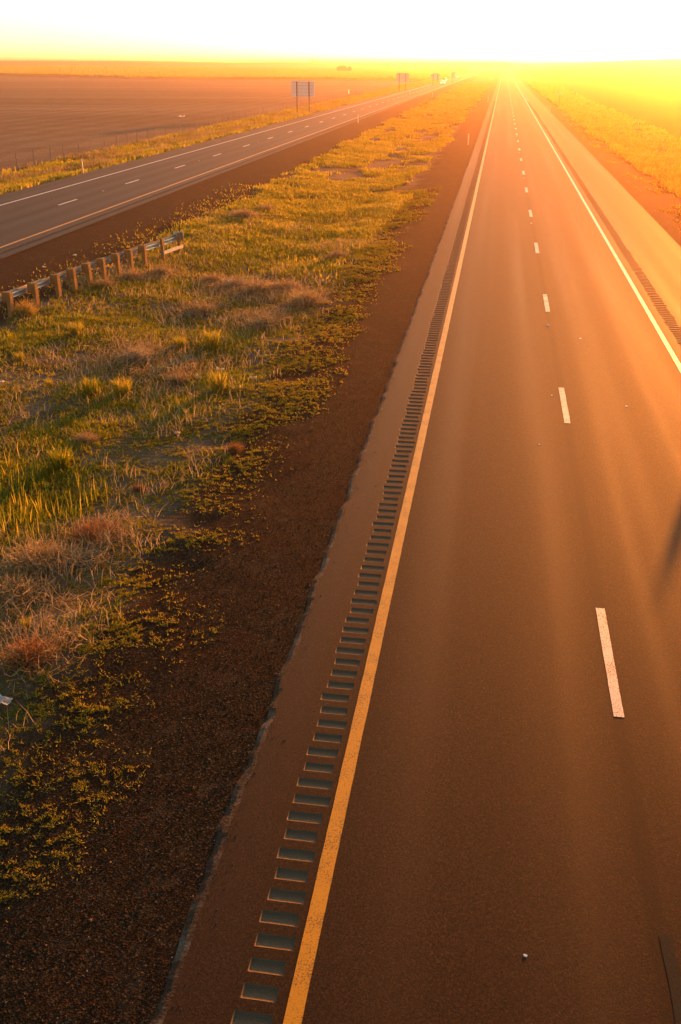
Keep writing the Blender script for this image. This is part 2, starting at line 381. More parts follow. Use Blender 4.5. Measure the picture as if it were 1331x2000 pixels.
sheet('gravel_verge', np.linspace(-5.6, -2.6, 21), YS, M['ground'], fine=True, label='dark red-brown gravel strip between the near road and the grassy median', cat='gravel')
sheet('median', np.linspace(-17.0, -5.6, 72), YS, M['ground'], fine=True, label='wide weedy strip of dry soil between the two roads', cat='median')
sheet('gravel_verge', np.linspace(-23.5, -17.0, 14), YS, M['ground'], fine=True, label='dark gravel strip beside the yellow line of the opposite road', cat='gravel')
sheet('right_verge', np.linspace(9.3, 21.7, 16), YC, M['verge_right'], label='bank of golden grass along the right edge of the near road', cat='verge')
sheet('left_verge', np.linspace(-44.5, -34.25, 14), YC, M['verge_left'], label='grassy bank between the opposite road and the field fence', cat='verge')
RBT, RBV = [-80, -60, -27, -19, -10.7, -6.2, -4.16], [1900, 1400, 855, 702, 644, 623, 613]
polar('ploughed_field', lambda s, t, D=None: -80 + s ** 0.6 * (80 - 4.16), lambda th, t: (44.5 / np.sin(np.radians(-th))) ** (1 - t) * (np.interp(th, RBT, RBV) * 1.03) ** t, 90, 110, M['plough'],
      label='broad bare brown ploughed field left of the opposite road', cat='field')
def thmax(D, x): return np.degrees(np.arcsin(np.clip(x / D, -1, 1)))
polar('crop_field', lambda s, t, D=None: -62 + s * (62 - 4.16) if D is None else -62 + s * (62 + thmax(D, -44.5)),
      lambda th, t: np.where(t < 0.004, np.interp(th, RBT, RBV), np.interp(th, RBT, RBV) ** (1 - t) * 1560 ** t), 120, 90, M['crop'],
      zoff=lambda X, Y, D: np.where(np.arange(len(D))[:, None] < 1, -0.4, 1.0 * sstep(-46, -56, X)),
      label='golden crop field on the rise beyond the ploughed land', cat='field')
polar('right_field', lambda s, t, D=None: 75 - s * 70 if D is None else 75 - s * (75 - thmax(D, 21.7)),
      lambda th, t: 23 * (1600 / 23.0) ** t, 80, 100, M['field_r'], label='smooth pale field rising to the right of the road', cat='field')
polar('hills', lambda s, t, D=None: -65 + s * 140, lambda th, t: 1540 + t * 3300, 220, 70, M['hills'],
      zoff=lambda X, Y, D: -0.5 * (1 - sstep(60, 90, np.abs(X + 12))) * (1 - sstep(1880, 1980, D)) - 0.15 * (1 - sstep(1560, 1700, D)) + (fbm(X / 420, Y / 420, 77, 3) - 0.5) * 4 * sstep(1900, 2500, D),
      label='low rolling hills along the horizon', cat='hills')

# ------------------------------------------------------------------ the roads
RUM_END = 260.0
def strips(name, xs_list, mat, label, cat, y0=-20.0):
    ys = np.array([y0] + list(np.geomspace(4, 1900, 160))); V = []; Q = []; b = 0
    for xa, xb in xs_list:
        n = max(2, int((xb - xa) / 0.9) + 1); X, Y = np.meshgrid(np.linspace(xa, xb, n), ys); Z = height(X, Y) * 0 + hroad(Y)
        i = np.arange(X.size).reshape(X.shape) + b; b += X.size
        V.append(np.stack([X, Y, Z], -1).reshape(-1, 3)); Q.append(np.stack([i[:-1, :-1], i[:-1, 1:], i[1:, 1:], i[1:, :-1]], -1).reshape(-1, 4))
    return tag(mesh_np(name, np.concatenate(V), [np.concatenate(Q)], mat, smooth=True), label, cat, None, 'structure')
def hroad(Y): return np.zeros_like(np.asarray(Y, float))
def rumble(name, xa, xb, y0, y1, mats, label):
    """a ribbon of asphalt with a milled groove every 12 inches"""
    prof_t = np.array([0.0, 0.10, 0.102, 0.112, 0.130, 0.165, 0.20, 0.235, 0.262, 0.268, 0.305])
    prof_z = np.array([0.0, 0.0, -0.003, -0.011, -0.014, -0.018, -0.020, -0.020, -0.012, 0.0, 0.0])
    P = 0.305; n = int((y1 - y0) / P); k = len(prof_t) - 1
    ys = np.concatenate([y0 + P * np.arange(n)[:, None] + prof_t[None, :-1]], 0).reshape(-1); zs = np.tile(prof_z[:-1], n)
    ys = np.append(ys, y0 + P * n); zs = np.append(zs, 0.0)
    jl = np.repeat(rng.normal(0, 0.02, n), k); jr = np.repeat(rng.normal(0, 0.02, n), k); jl = np.append(jl, 0); jr = np.append(jr, 0)
    L = len(ys); e = 0.014
    cols = [(np.full(L, xa), 0 * zs), (xa + 0.05 + jl, 0 * zs), (xa + 0.05 + e + jl, zs), (np.full(L, (xa + xb) / 2), zs), (xb - 0.05 - e + jr, zs), (xb - 0.05 + jr, 0 * zs), (np.full(L, xb), 0 * zs)]
    V = np.stack([np.stack([c[0], ys, c[1]], -1) for c in cols], 1).reshape(-1, 3); w = len(cols)
    i = np.arange(L * w).reshape(L, w); q = np.stack([i[:-1, :-1], i[:-1, 1:], i[1:, 1:], i[1:, :-1]], -1)
    o = mesh_np(name, V, [q.reshape(-1, 4)], mats[0]); o.data.materials.append(mats[1])
    seg = np.arange(L - 1) % k; milled = np.zeros((L - 1, w - 1), np.int32); milled[np.ix_((seg >= 1) & (seg <= 8), [1, 2, 3, 4])] = 1
    o.data.polygons.foreach_set('material_index', milled.ravel()); o.data.update()
    return tag(o, label, 'rumble strip', None, 'structure')
# near road
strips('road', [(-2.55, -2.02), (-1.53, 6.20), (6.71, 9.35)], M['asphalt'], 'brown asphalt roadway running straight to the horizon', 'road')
rumble('rumble_strip', -2.02, -1.53, 3.0, RUM_END, (M['asphalt'], M['milled']), 'row of milled grooves beside the yellow edge line of the near road')
rumble('rumble_strip', 6.20, 6.71, 3.0, RUM_END, (M['asphalt'], M['milled']), 'row of milled grooves outside the white edge line at right')
strips('road', [(-2.02, -1.53), (6.20, 6.71)], M['asphalt'], 'far ends of the shoulders of the near road', 'road', RUM_END) if False else None
for xa, xb in ((-2.02, -1.53), (6.20, 6.71)):
    sheet('road_shoulder', [xa, xb], np.geomspace(RUM_END - 0.1, 1900, 40), M['asphalt'], zf=lambda X, Y: X * 0.0,
          label='smooth far end of the %s shoulder beyond the grooves' % ('left' if xa < 0 else 'right'), cat='road')
# opposite road
strips('opposite_road', [(-34.3, -23.75), (-23.28, -22.8)], M['asphalt_far'], 'grey asphalt roadway beyond the median', 'road')
rumble('rumble_strip', -23.75, -23.28, 30.0, 300, (M['asphalt_far'], M['milled']), 'row of milled grooves beside the yellow line of the opposite road')
sheet('road_shoulder', [-23.75, -23.28], np.geomspace(299.8, 1900, 40), M['asphalt_far'], zf=lambda X, Y: X * 0.0, label='smooth far end of the opposite shoulder beyond its grooves', cat='road')
# ragged pavement edge dropping to the gravel
ys = np.concatenate([np.arange(0, 60, 0.06), np.geomspace(60, 1900, 120)]); rag = (fbm(ys / 0.5, ys * 0, 3, 4) - 0.5) * 0.12 + (fbm(ys / 4.0, ys * 0 + 9, 4, 2) - 0.5) * 0.06
X = np.stack([np.full_like(ys, -2.55), -2.62 + rag * 0.8, -2.68 + rag, -2.84 + rag * 1.3], 1); Z = np.stack([0 * ys, 0 * ys + 0.0, 0 * ys - 0.012, 0 * ys - 0.075], 1)
V = np.stack([X, np.repeat(ys[:, None], 4, 1), Z], -1).reshape(-1, 3); i = np.arange(len(ys) * 4).reshape(-1, 4)
q = np.stack([i[:-1, :-1], i[1:, :-1], i[1:, 1:], i[:-1, 1:]], -1).reshape(-1, 4)[:, ::-1]
o = mesh_np('pavement_edge', V, [q], M['asphalt']); o.data.materials.append(M['edge'])
o.data.polygons.foreach_set('material_index', np.tile([0, 1, 1], len(ys) - 1).astype(np.int32)); tag(o, 'ragged crumbling left edge of the near road', 'road edge', None, 'structure')

def line(name, x, w, mat, label, ys=None):
    ys = np.concatenate([np.arange(-10, 40, 0.12), np.geomspace(40, 1900, 220)]) if ys is None else ys
    jx = (fbm(ys / 0.25, ys * 0 + x, 12, 2) - 0.5) * 0.010; jy = (fbm(ys / 0.25, ys * 0 + x + 50, 13, 2) - 0.5) * 0.010; ww = w + 0.00022 * np.maximum(ys, 0)
    V = np.concatenate([np.stack([x - ww / 2 + jx, ys, 0 * ys + 0.004], -1), np.stack([x + ww / 2 + jy, ys, 0 * ys + 0.004], -1)]); n = len(ys)
    i = np.arange(n - 1); q = np.stack([i, i + n, i + n + 1, i + 1], -1)
    return tag(mesh_np(name, V, [q], mat), label, 'road marking', None, 'structure')
line('edge_line', -1.40, 0.175, M['yellow'], 'solid yellow edge line along the left of the near road')
line('edge_line', 5.86, 0.15, M['white'], 'solid white edge line along the right of the near road')
line('edge_line', -24.3, 0.18, M['yellow'], 'solid yellow edge line of the opposite road')
line('edge_line', -31.75, 0.18, M['white'], 'solid white edge line on the far side of the opposite road')
def dashes(x, first, count, mat, where):
    for k in range(count):
        y = first + 12.192 * k
        ys = np.linspace(y, y + 2.98, 24 if k < 4 else 5)
        line('lane_dash', x, 0.14 + 0.0004 * y, mat, '', ys); o = COL.objects[len(COL.objects) - 1]
        o['label'] = 'white lane dash number %d counted from the camera on the %s road' % (k + 1, where); o['group'] = 'white dashes of the %s road' % where
dashes(2.20, 11.28, 60, M['white_old'], 'near')
dashes(-28.05, 48.45, 50, M['white'], 'opposite')


# ------------------------------------------------------------------ loose stones and wild plants
def scatter(n, x0, x1, y0, y1, dens, seed=0, ylog=False):
    """n tries, kept with the chance dens(X, Y) in 0..1"""
    r = np.random.default_rng(100 + seed); X = r.uniform(x0, x1, n)
    Y = y0 * (y1 / y0) ** r.uniform(0, 1, n) if ylog else r.uniform(y0, y1, n)
    k = r.uniform(0, 1, n) < dens(X, Y); return X[k], Y[k], r
def blades(name, X, Y, h, w, mat, r, label, cat, lean=0.35, split=False, zf=gz, spread=0.0):
    """one mesh of many bent leaf blades, each a quad and a tip"""
    n = len(X); h = np.broadcast_to(h, (n,)) * r.uniform(0.55, 1.25, n); w = np.broadcast_to(w, (n,)) * r.uniform(0.7, 1.3, n)
    Z = zf(X, Y) - 0.02; a = r.uniform(0, 2 * np.pi, n); ln = lean * r.uniform(0.1, 1.5, n) * h; la = r.uniform(0, 2 * np.pi, n)
    c, s_ = np.cos(a) * w / 2, np.sin(a) * w / 2; dx, dy = np.cos(la) * ln, np.sin(la) * ln
    V = np.empty((n, 5, 3)); 
    V[:, 0] = np.stack([X - c, Y - s_, Z], 1); V[:, 1] = np.stack([X + c, Y + s_, Z], 1)
    V[:, 2] = np.stack([X + c * .75 + dx * .35, Y + s_ * .75 + dy * .35, Z + h * .55], 1); V[:, 3] = np.stack([X - c * .75 + dx * .35, Y - s_ * .75 + dy * .35, Z + h * .55], 1)
    V[:, 4] = np.stack([X + dx, Y + dy, Z + h], 1)
    b = np.arange(n)[:, None] * 5; rr = np.repeat(np.clip(r.uniform(0, 1, n) * 0.6 + 0.55 * fbm(X / 1.7, Y / 1.7, 91, 3) - 0.08, 0, 1), 5)
    o = mesh_np(name, V.reshape(-1, 3), [b + np.array([[0, 1, 2, 3]]), b + np.array([[3, 2, 4]])], mat, attr={'rnd': rr})
    return tag(o, label, cat, None, 'stuff')

def blob(X, Y, pts):
    """soft patches: (photo x, photo y, radius in metres, weight), stretched along the road"""
    d = np.zeros_like(X)
    for px, py, rad, wt in pts:
        c = at(px, py, -0.4); d = np.maximum(d, wt * np.exp(-(((X - c.x) / rad) ** 2 + ((Y - c.y) / (rad * 1.25)) ** 2)))
    return d
ragged = lambda X, Y, sd: (fbm(X / 1.6, Y / 1.6, sd, 4) - 0.5)
def inside(X, Y):            # the vegetated middle of the median, with a wandering border
    xr = X + 2.6 * ragged(X, Y, 61)
    return sstep(-6.0, -7.2, xr) * sstep(-17.6, -16.4, xr)
LUSH = [(40, 930, 1.1, 1.0), (120, 985, .8, .8), (20, 1010, 1.0, 1), (430, 470, 2.0, 1), (520, 470, 2.4, 1), (450, 500, 1.6, .9), (400, 455, 1.8, .9), (250, 560, 1.4, .8),
        (330, 560, 1.3, .8), (150, 645, 1.4, .7), (60, 660, 1.3, .6), (420, 740, .8, .9), (240, 765, .9, .8), (180, 752, .6, .9), (400, 660, 1.2, .8), (330, 650, 1., .7), (560, 420, 3.0, 1), (110, 850, 1., .7), (350, 790, .9, .6)]
BROWN = [(600, 585, 1.0, 1), (540, 570, 1.2, 1), (480, 560, 1.2, 1), (430, 555, 1.1, .9), (500, 620, 1.2, .9), (400, 600, 1.1, .8), (300, 545, 1.2, .8), (230, 555, 1., .8), (160, 565, .8, .6),
         (270, 690, 1.3, .8), (330, 720, 1.1, .7), (230, 700, .9, .7), (480, 430, 1.6, .7), (520, 405, 1.8, .7), (660, 480, 1.2, .7), (80, 1120, 1., .9), (180, 1060, .7, .9), (20, 1160, .8, .8), (60, 1280, .6, .9)]
BARE = [(80, 740, 1.6, 1), (200, 760, 1.0, .8), (100, 790, 1.2, .9), (260, 940, .9, 1), (300, 900, .8, .9), (200, 990, .8, .9), (80, 1210, .8, 1), (10, 1240, .7, 1), (30, 1340, .6, .8), (660, 460, 1.4, .9), (700, 470, 1.2, .7), (300, 1000, .6, .8)]

# stones of the gravel
def stones(name, X, Y, r, size, mat, label):
    n = len(X); base = np.array([[1, 0, 0], [-1, 0, 0], [0, 1, 0], [0, -1, 0], [0, 0, 1], [0, 0, -1]], float)
    fc = np.array([[0, 2, 4], [2, 1, 4], [1, 3, 4], [3, 0, 4], [2, 0, 5], [1, 2, 5], [3, 1, 5], [0, 3, 5]])
    sz = size * np.exp(r.normal(0, 0.38, n)); V = base[None] * r.uniform(0.55, 1.2, (n, 6, 1)) * sz[:, None, None] + r.normal(0, 0.22, (n, 6, 3)) * sz[:, None, None]
    V[..., 2] *= 0.75; a = r.uniform(0, 6.28, n); c, s_ = np.cos(a)[:, None], np.sin(a)[:, None]
    x, y = V[..., 0] * c - V[..., 1] * s_, V[..., 0] * s_ + V[..., 1] * c
    V = np.stack([x + X[:, None], y + Y[:, None], V[..., 2] + (gz(X, Y) + sz * 0.22)[:, None]], -1)
    o = mesh_np(name, V.reshape(-1, 3), [(np.arange(n)[:, None, None] * 6 + fc[None]).reshape(-1, 3)], mat, attr={'rnd': np.repeat(r.uniform(0, 1, n), 6)})
    return tag(o, label, 'gravel', None, 'stuff')
m = Mat('loose_stones', 0.9, 0.25)
m.col(m.ramp(m.attr('rnd'), [(0, (0.009, 0.0075, 0.005)), (0.5, (0.025, 0.0165, 0.009)), (0.9, (0.056, 0.036, 0.020)), (0.985, (0.12, 0.085, 0.06)), (1, (0.34, 0.27, 0.20))])); M['stone'] = m.m
X, Y, r = scatter(60000, -7.2, -2.75, 4.5, 34, lambda X, Y: (1 - sstep(10, 34, Y) * 0.75) * sstep(-7.4, -5.2, X + 1.6 * ragged(X, Y, 71)), 1, True)
stones('loose_gravel', X, Y, r, 0.0068, M['stone'], 'loose red-brown stones lying on the gravel beside the near road')

X, Y, r = scatter(2400, -2.95, -2.1, 4.5, 34, lambda X, Y: sstep(-2.05, -2.75, X + 0.35 * (fbm(X * 0, Y / 1.3, 72, 3) - .5)) ** 2, 13, True)
o = stones('spilled_gravel', X, Y, r, 0.0065, M['stone'], 'scattered stones spilled over the left edge of the near road'); co = np.empty(len(o.data.vertices) * 3, np.float32); o.data.vertices.foreach_get('co', co); co[2::3] += np.where(co[0::3] > -2.66, 0.036, 0.0); o.data.vertices.foreach_set('co', co)
# low weeds creeping over the gravel and the bare soil
def d_weed(X, Y):
    p = fbm(X / 0.9, Y / 0.9, 51, 3); q = fbm(X / 0.09, Y / 0.09, 52, 2)
    edge = sstep(-3.9, -6.8, X + 3.2 * ragged(X, Y, 53)) * (0.12 + 0.88 * sstep(-17.4, -15.6, X + 1.5 * ragged(X, Y, 54))) * sstep(-21, -18, X)
    return edge * sstep(0.22, 0.68, p) * sstep(0.50, 0.64, q) * (1 - 0.75 * blob(X, Y, BARE))
X, Y, r = scatter(1500000, -9.5, -4.0, 6, 75, d_weed, 2, True)
blades('low_weeds', X, Y, 0.034 + 0.0011 * Y, 0.011 + 0.0009 * Y, M['weed'], r, 'small yellow-green weeds dotted over the gravel beside the near road', 'weeds', lean=1.1)
X, Y, r = scatter(520000, -20.5, -9.5, 12, 75, d_weed, 22, True)
blades('low_weeds', X, Y, 0.085 + 0.0008 * Y, 0.030 + 0.0007 * Y, M['weed'], r, 'small yellow-green weeds over the bare soil and gravel towards the guardrail', 'weeds', lean=1.1)
# short grass over the median
def d_grass(X, Y):
    p = fbm(X / 1.5, Y / 1.5, 41, 4); q = fbm(X / 0.35, Y / 0.35, 42, 2)
    return np.clip(inside(X, Y) * (sstep(0.42, 0.60, p) * 0.75 * sstep(0.34, 0.6, q) + 0.8 * blob(X, Y, LUSH)) * (1 - 0.9 * blob(X, Y, BARE)) * (1 - 0.6 * blob(X, Y, BROWN)), 0, 1)
X, Y, r = scatter(420000, -18, -5.6, 9, 62, d_grass, 3, True)
blades('short_grass', X, Y, 0.10 + 0.0011 * Y, 0.009 + 0.0004 * Y, M['grass'], r, 'patchy short green grass of the median', 'grass', lean=0.7)
# tall rank grass
def d_tall(X, Y): return np.clip(inside(X, Y) * blob(X, Y, LUSH) * sstep(0.35, 0.55, fbm(X / 0.6, Y / 0.6, 43, 3)), 0, 1)
X, Y, r = scatter(220000, -18, -5.6, 10, 60, d_tall, 4, True)
blades('tall_grass', X, Y, 0.19, 0.009 + 0.0004 * Y, M['grass'], r, 'taller lush green grass in the damp hollows of the median', 'grass', lean=0.35)
# golden grass that fills the median farther off
def d_gold(X, Y):
    p = fbm(X / 2.2, Y / 5.0, 44, 4); xr = X + 3.0 * (fbm(X / 3.0, Y / 9.0, 62, 4) - 0.5)
    return sstep(-5.9, -7.0, xr) * sstep(-18.2, -16.6, xr) * sstep(0.36, 0.55, p) * sstep(38, 62, Y)
X, Y, r = scatter(300000, -18.5, -5.4, 40, 520, d_gold, 5, True)
blades('golden_grass', X, Y, 0.18 + 0.0006 * Y, 0.020 + 0.0010 * Y, M['gold'], r, 'sunlit golden grass filling the far median', 'grass', lean=0.5)
# dry straw stalks
def d_straw(X, Y): return np.clip(inside(X, Y) * (0.35 * sstep(0.40, 0.6, fbm(X / 1.2, Y / 1.2, 45, 3)) + 0.9 * blob(X, Y, BROWN)), 0, 1)
X, Y, r = scatter(60000, -18, -5.6, 9, 60, d_straw, 6, True)
blades('dry_straw', X, Y, 0.32, 0.007 + 0.0004 * Y, M['straw'], r, 'thin bleached straw stalks standing among the median grass', 'dry grass', lean=0.7)
# seed heads over the rank grass at left
X, Y, r = scatter(2600, -14, -8, 10, 24, lambda X, Y: blob(X, Y, LUSH[:3] + LUSH[14:15]), 7)
blades('grass_seed_heads', X, Y, 0.50, 0.022, M['gold'], r, 'yellow seed heads standing over the grass at left', 'grass', lean=0.2)
# low matted dry brush under and between the single bushes
def twigs(name, X, Y, r, L, w, mat, label, hgt=0.25):
    n = len(X); a = r.uniform(0, 6.28, n); L = L * r.uniform(0.5, 1.4, n); Z = gz(X, Y) + r.uniform(0.0, hgt, n) * r.uniform(0, 1, n); el = r.uniform(-0.2, 0.9, n)
    t = np.stack([np.cos(a) * np.cos(el), np.sin(a) * np.cos(el), np.sin(el)], 1); sd = np.stack([-np.sin(a), np.cos(a), 0 * a], 1); b = np.stack([-t[:, 0] * t[:, 2], -t[:, 1] * t[:, 2], 1 - t[:, 2] ** 2], 1)
    p0 = np.stack([X, Y, Z], 1); cur = r.normal(0, 0.35, n)[:, None]; ww = w * r.uniform(0.6, 1.3, n)[:, None]; mixa = r.uniform(0, 1, n)[:, None]; sd = sd * mixa + b * (1 - mixa)
    V = np.empty((n, 5, 3)); mid = p0 + t * (L * .5)[:, None] + np.cross(t, sd) * cur * (L * .5)[:, None]; tip = p0 + t * L[:, None]
    V[:, 0] = p0 - sd * ww / 2; V[:, 1] = p0 + sd * ww / 2; V[:, 2] = mid + sd * ww * .4; V[:, 3] = mid - sd * ww * .4; V[:, 4] = tip
    bi = np.arange(n)[:, None] * 5
    o = mesh_np(name, V.reshape(-1, 3), [bi + np.array([[0, 1, 2, 3]]), bi + np.array([[3, 2, 4]])], mat, attr={'rnd': np.repeat(r.uniform(0, 1, n), 5)})
    return tag(o, label, 'brush', None, 'stuff')
X, Y, r = scatter(300000, -18, -5.6, 9, 60, lambda X, Y: np.clip(blob(X, Y, BROWN) * sstep(0.36, 0.56, fbm(X / 0.8, Y / 0.8, 46, 3)), 0, 1), 8, True)
twigs('dry_brush', X, Y, r, 0.26, 0.010 + 0.0003 * Y[:, None], M['brush'], 'matted brown brush blown together across the median')
# the banks outside the roads
def d_rv(X, Y):
    xr = X + 2.6 * (fbm(X / 3.0, Y / 8.0, 63, 4) - 0.5); return sstep(12.0, 13.4, xr) * sstep(22.6, 20.6, xr) * sstep(0.34, 0.52, fbm(X / 1.8, Y / 4.0, 47, 4))
X, Y, r = scatter(150000, 11.5, 23, 45, 520, d_rv, 9, True)
blades('golden_grass', X, Y, 0.30 + 0.0006 * Y, 0.028 + 0.0011 * Y, M['gold'], r, 'backlit golden grass on the bank right of the near road', 'grass', lean=0.5)
def d_rg(X, Y): return 0.5 * sstep(9.9, 12, X) * sstep(0.5, 0.7, fbm(X / 1.1, Y / 3.0, 48, 3))
X, Y, r = scatter(40000, 9.8, 13, 45, 200, d_rg, 10, True)
blades('low_weeds', X, Y, 0.10, 0.05 + 0.0008 * Y, M['weed'], r, 'thin weeds on the dark gravel at the right shoulder', 'weeds', lean=1.0)
def d_lv(X, Y):
    xr = X + 1.6 * (fbm(X / 2.0, Y / 6.0, 64, 4) - 0.5); return sstep(-34.5, -35.2, xr) * sstep(-45.0, -43.0, xr) * sstep(0.36, 0.56, fbm(X / 2.0, Y / 4.5, 49, 4))
X, Y, r = scatter(190000, -45.5, -34.4, 56, 620, d_lv, 11, True)
blades('golden_grass', X, Y, 0.30 + 0.0005 * Y, 0.03 + 0.0011 * Y, M['gold'], r, 'yellow-green grass on the bank between opposite road and fence', 'grass', lean=0.5)
X, Y, r = scatter(40000, -44.5, -35.5, 56, 300, lambda X, Y: sstep(0.52, 0.66, fbm(X / 2.2, Y / 5, 50, 3)), 12, True)
blades('dry_straw', X, Y, 0.5, 0.022 + 0.0009 * Y, M['brush'], r, 'brown dead stems standing along the field fence', 'dry grass', lean=0.6)

# standing stalks of the golden crop on the rise
r = np.random.default_rng(55); n = 240000; th = r.uniform(-33, -1.9, n); rb = np.interp(th, RBT, RBV); D = rb * 1.004 * (1545 / (rb * 1.004)) ** (r.uniform(0, 1, n) ** 1.0)
X, Y = D * np.sin(np.radians(th)), D * np.cos(np.radians(th)); k = (X < -46) & (r.uniform(0, 1, n) < 0.25 + 0.75 * sstep(0.40, 0.55, fbm(X / 160, Y / 45, 96, 3))); X, Y, D = X[k], Y[k], D[k]
blades('crop_stalks', X, Y, 0.9 + 0.0004 * D, 0.6 + 0.0005 * D, M['crop_stalk'], r, 'ripening golden stalks standing over the field on the rise', 'crop', lean=0.25, zf=lambda X, Y: height(X, Y) + 0.95)

# ------------------------------------------------------------------ single bushes and tufts
def bush_mesh(name, n, seed, flat=0.62, w=0.013, curl=1.0, open_=0.0):
    """a tangle of bent twigs growing from the middle into a dome of radius 1"""
    r = np.random.default_rng(seed); V = []; A = []
    a = r.uniform(0, 6.283, n); el = np.arcsin(r.uniform(0.0, 1.0, n) ** 0.8); d = np.stack([np.cos(a) * np.cos(el), np.sin(a) * np.cos(el), np.sin(el)], 1)
    p = d * (r.uniform(0, 0.55, n) ** 0.8)[:, None] * np.array([1, 1, flat]); step = 0.17 * r.uniform(0.6, 1.4, n)[:, None]
    lump = 0.75 + 0.5 * vnoise(a * 1.3 + seed, el * 2.4, seed)[:, None]
    pts = [p]; q = d + r.normal(0, 0.5, (n, 3))
    for k in range(4):
        q = q + r.normal(0, 0.42 * curl, (n, 3)); q /= np.linalg.norm(q, axis=1)[:, None]; p = p + q * step * lump; p[:, 2] = np.abs(p[:, 2]); pts.append(p)
    K = len(pts); sd = np.cross(q, r.normal(0, 1, (n, 3))); sd /= np.linalg.norm(sd, axis=1)[:, None]
    for k, pp in enumerate(pts):
        ww = w * (1 - 0.7 * k / (K - 1)); V += [pp - sd * ww, pp + sd * ww]
    V = np.stack(V, 1); ncol = V.shape[1]; V[..., 2] *= (flat + 0.25); V[..., 2] -= 0.03
    b = np.arange(n)[:, None] * ncol; F = [b + np.array([[2 * k, 2 * k + 1, 2 * k + 3, 2 * k + 2]]) for k in range(K - 1)]
    return V.reshape(-1, 3), [np.concatenate(F)], np.repeat(r.uniform(0, 1, n), ncol)
def tuft_mesh(n, seed, spread=0.35, w=0.012):
    r = np.random.default_rng(seed); a = r.uniform(0, 6.283, n); rad = np.sqrt(r.uniform(0, 1, n)) * 0.3; ln = r.uniform(0.1, 1, n) * spread + 0.05; h = r.uniform(0.55, 1.05, n)
    la = a + r.normal(0, 0.5, n); X, Y = np.cos(a) * rad, np.sin(a) * rad; tw = r.uniform(0, 6.28, n); c, s_ = np.cos(tw) * w, np.sin(tw) * w; V = np.empty((n, 7, 3))
    for k, (f, g, ww) in enumerate(((0, 0, 1), (0.5, 0.3, .9), (0.85, 0.7, .6))):
        V[:, 2 * k] = np.stack([X + np.cos(la) * ln * g - c * ww, Y + np.sin(la) * ln * g - s_ * ww, h * f - 0.03], 1); V[:, 2 * k + 1] = np.stack([X + np.cos(la) * ln * g + c * ww, Y + np.sin(la) * ln * g + s_ * ww, h * f - 0.03], 1)
    V[:, 6] = np.stack([X + np.cos(la) * ln * 1.1, Y + np.sin(la) * ln * 1.1, h * 0.97], 1); b = np.arange(n)[:, None] * 7
    return V.reshape(-1, 3), [np.concatenate([b + np.array([[0, 1, 3, 2]]), b + np.array([[2, 3, 5, 4]])]), b + np.array([[4, 5, 6]])], np.repeat(r.uniform(0, 1, n), 7)
protos = {}
def plant(name, key, maker, mat, px, py, size, label, cat, group=None, zs=1.0):
    p = at(px, py, -0.4); z = float(gz(np.array([p.x]), np.array([p.y]))[0]); p = at(px, py, z); z = float(gz(np.array([p.x]), np.array([p.y]))[0])
    if (key, mat.name) not in protos:
        V, F, A = maker(); o = mesh_np(name, V, F, mat, attr={'rnd': A}); protos[(key, mat.name)] = o
    else:
        o = protos[(key, mat.name)].copy(); COL.objects.link(o); o.name = name
    o.location = (p.x, p.y, z); o.scale = (size, size, size * zs); o.rotation_euler = (0, 0, random.uniform(0, 6.28))
    return tag(o, label, cat, group)
bm = [lambda: bush_mesh('b', 900, 1), lambda: bush_mesh('b', 900, 2, 0.5), lambda: bush_mesh('b', 700, 3, 0.7, curl=1.4), lambda: bush_mesh('b', 260, 4, 0.45, 0.016, 0.8)]
G = 'dry tumbleweeds lying in the median'
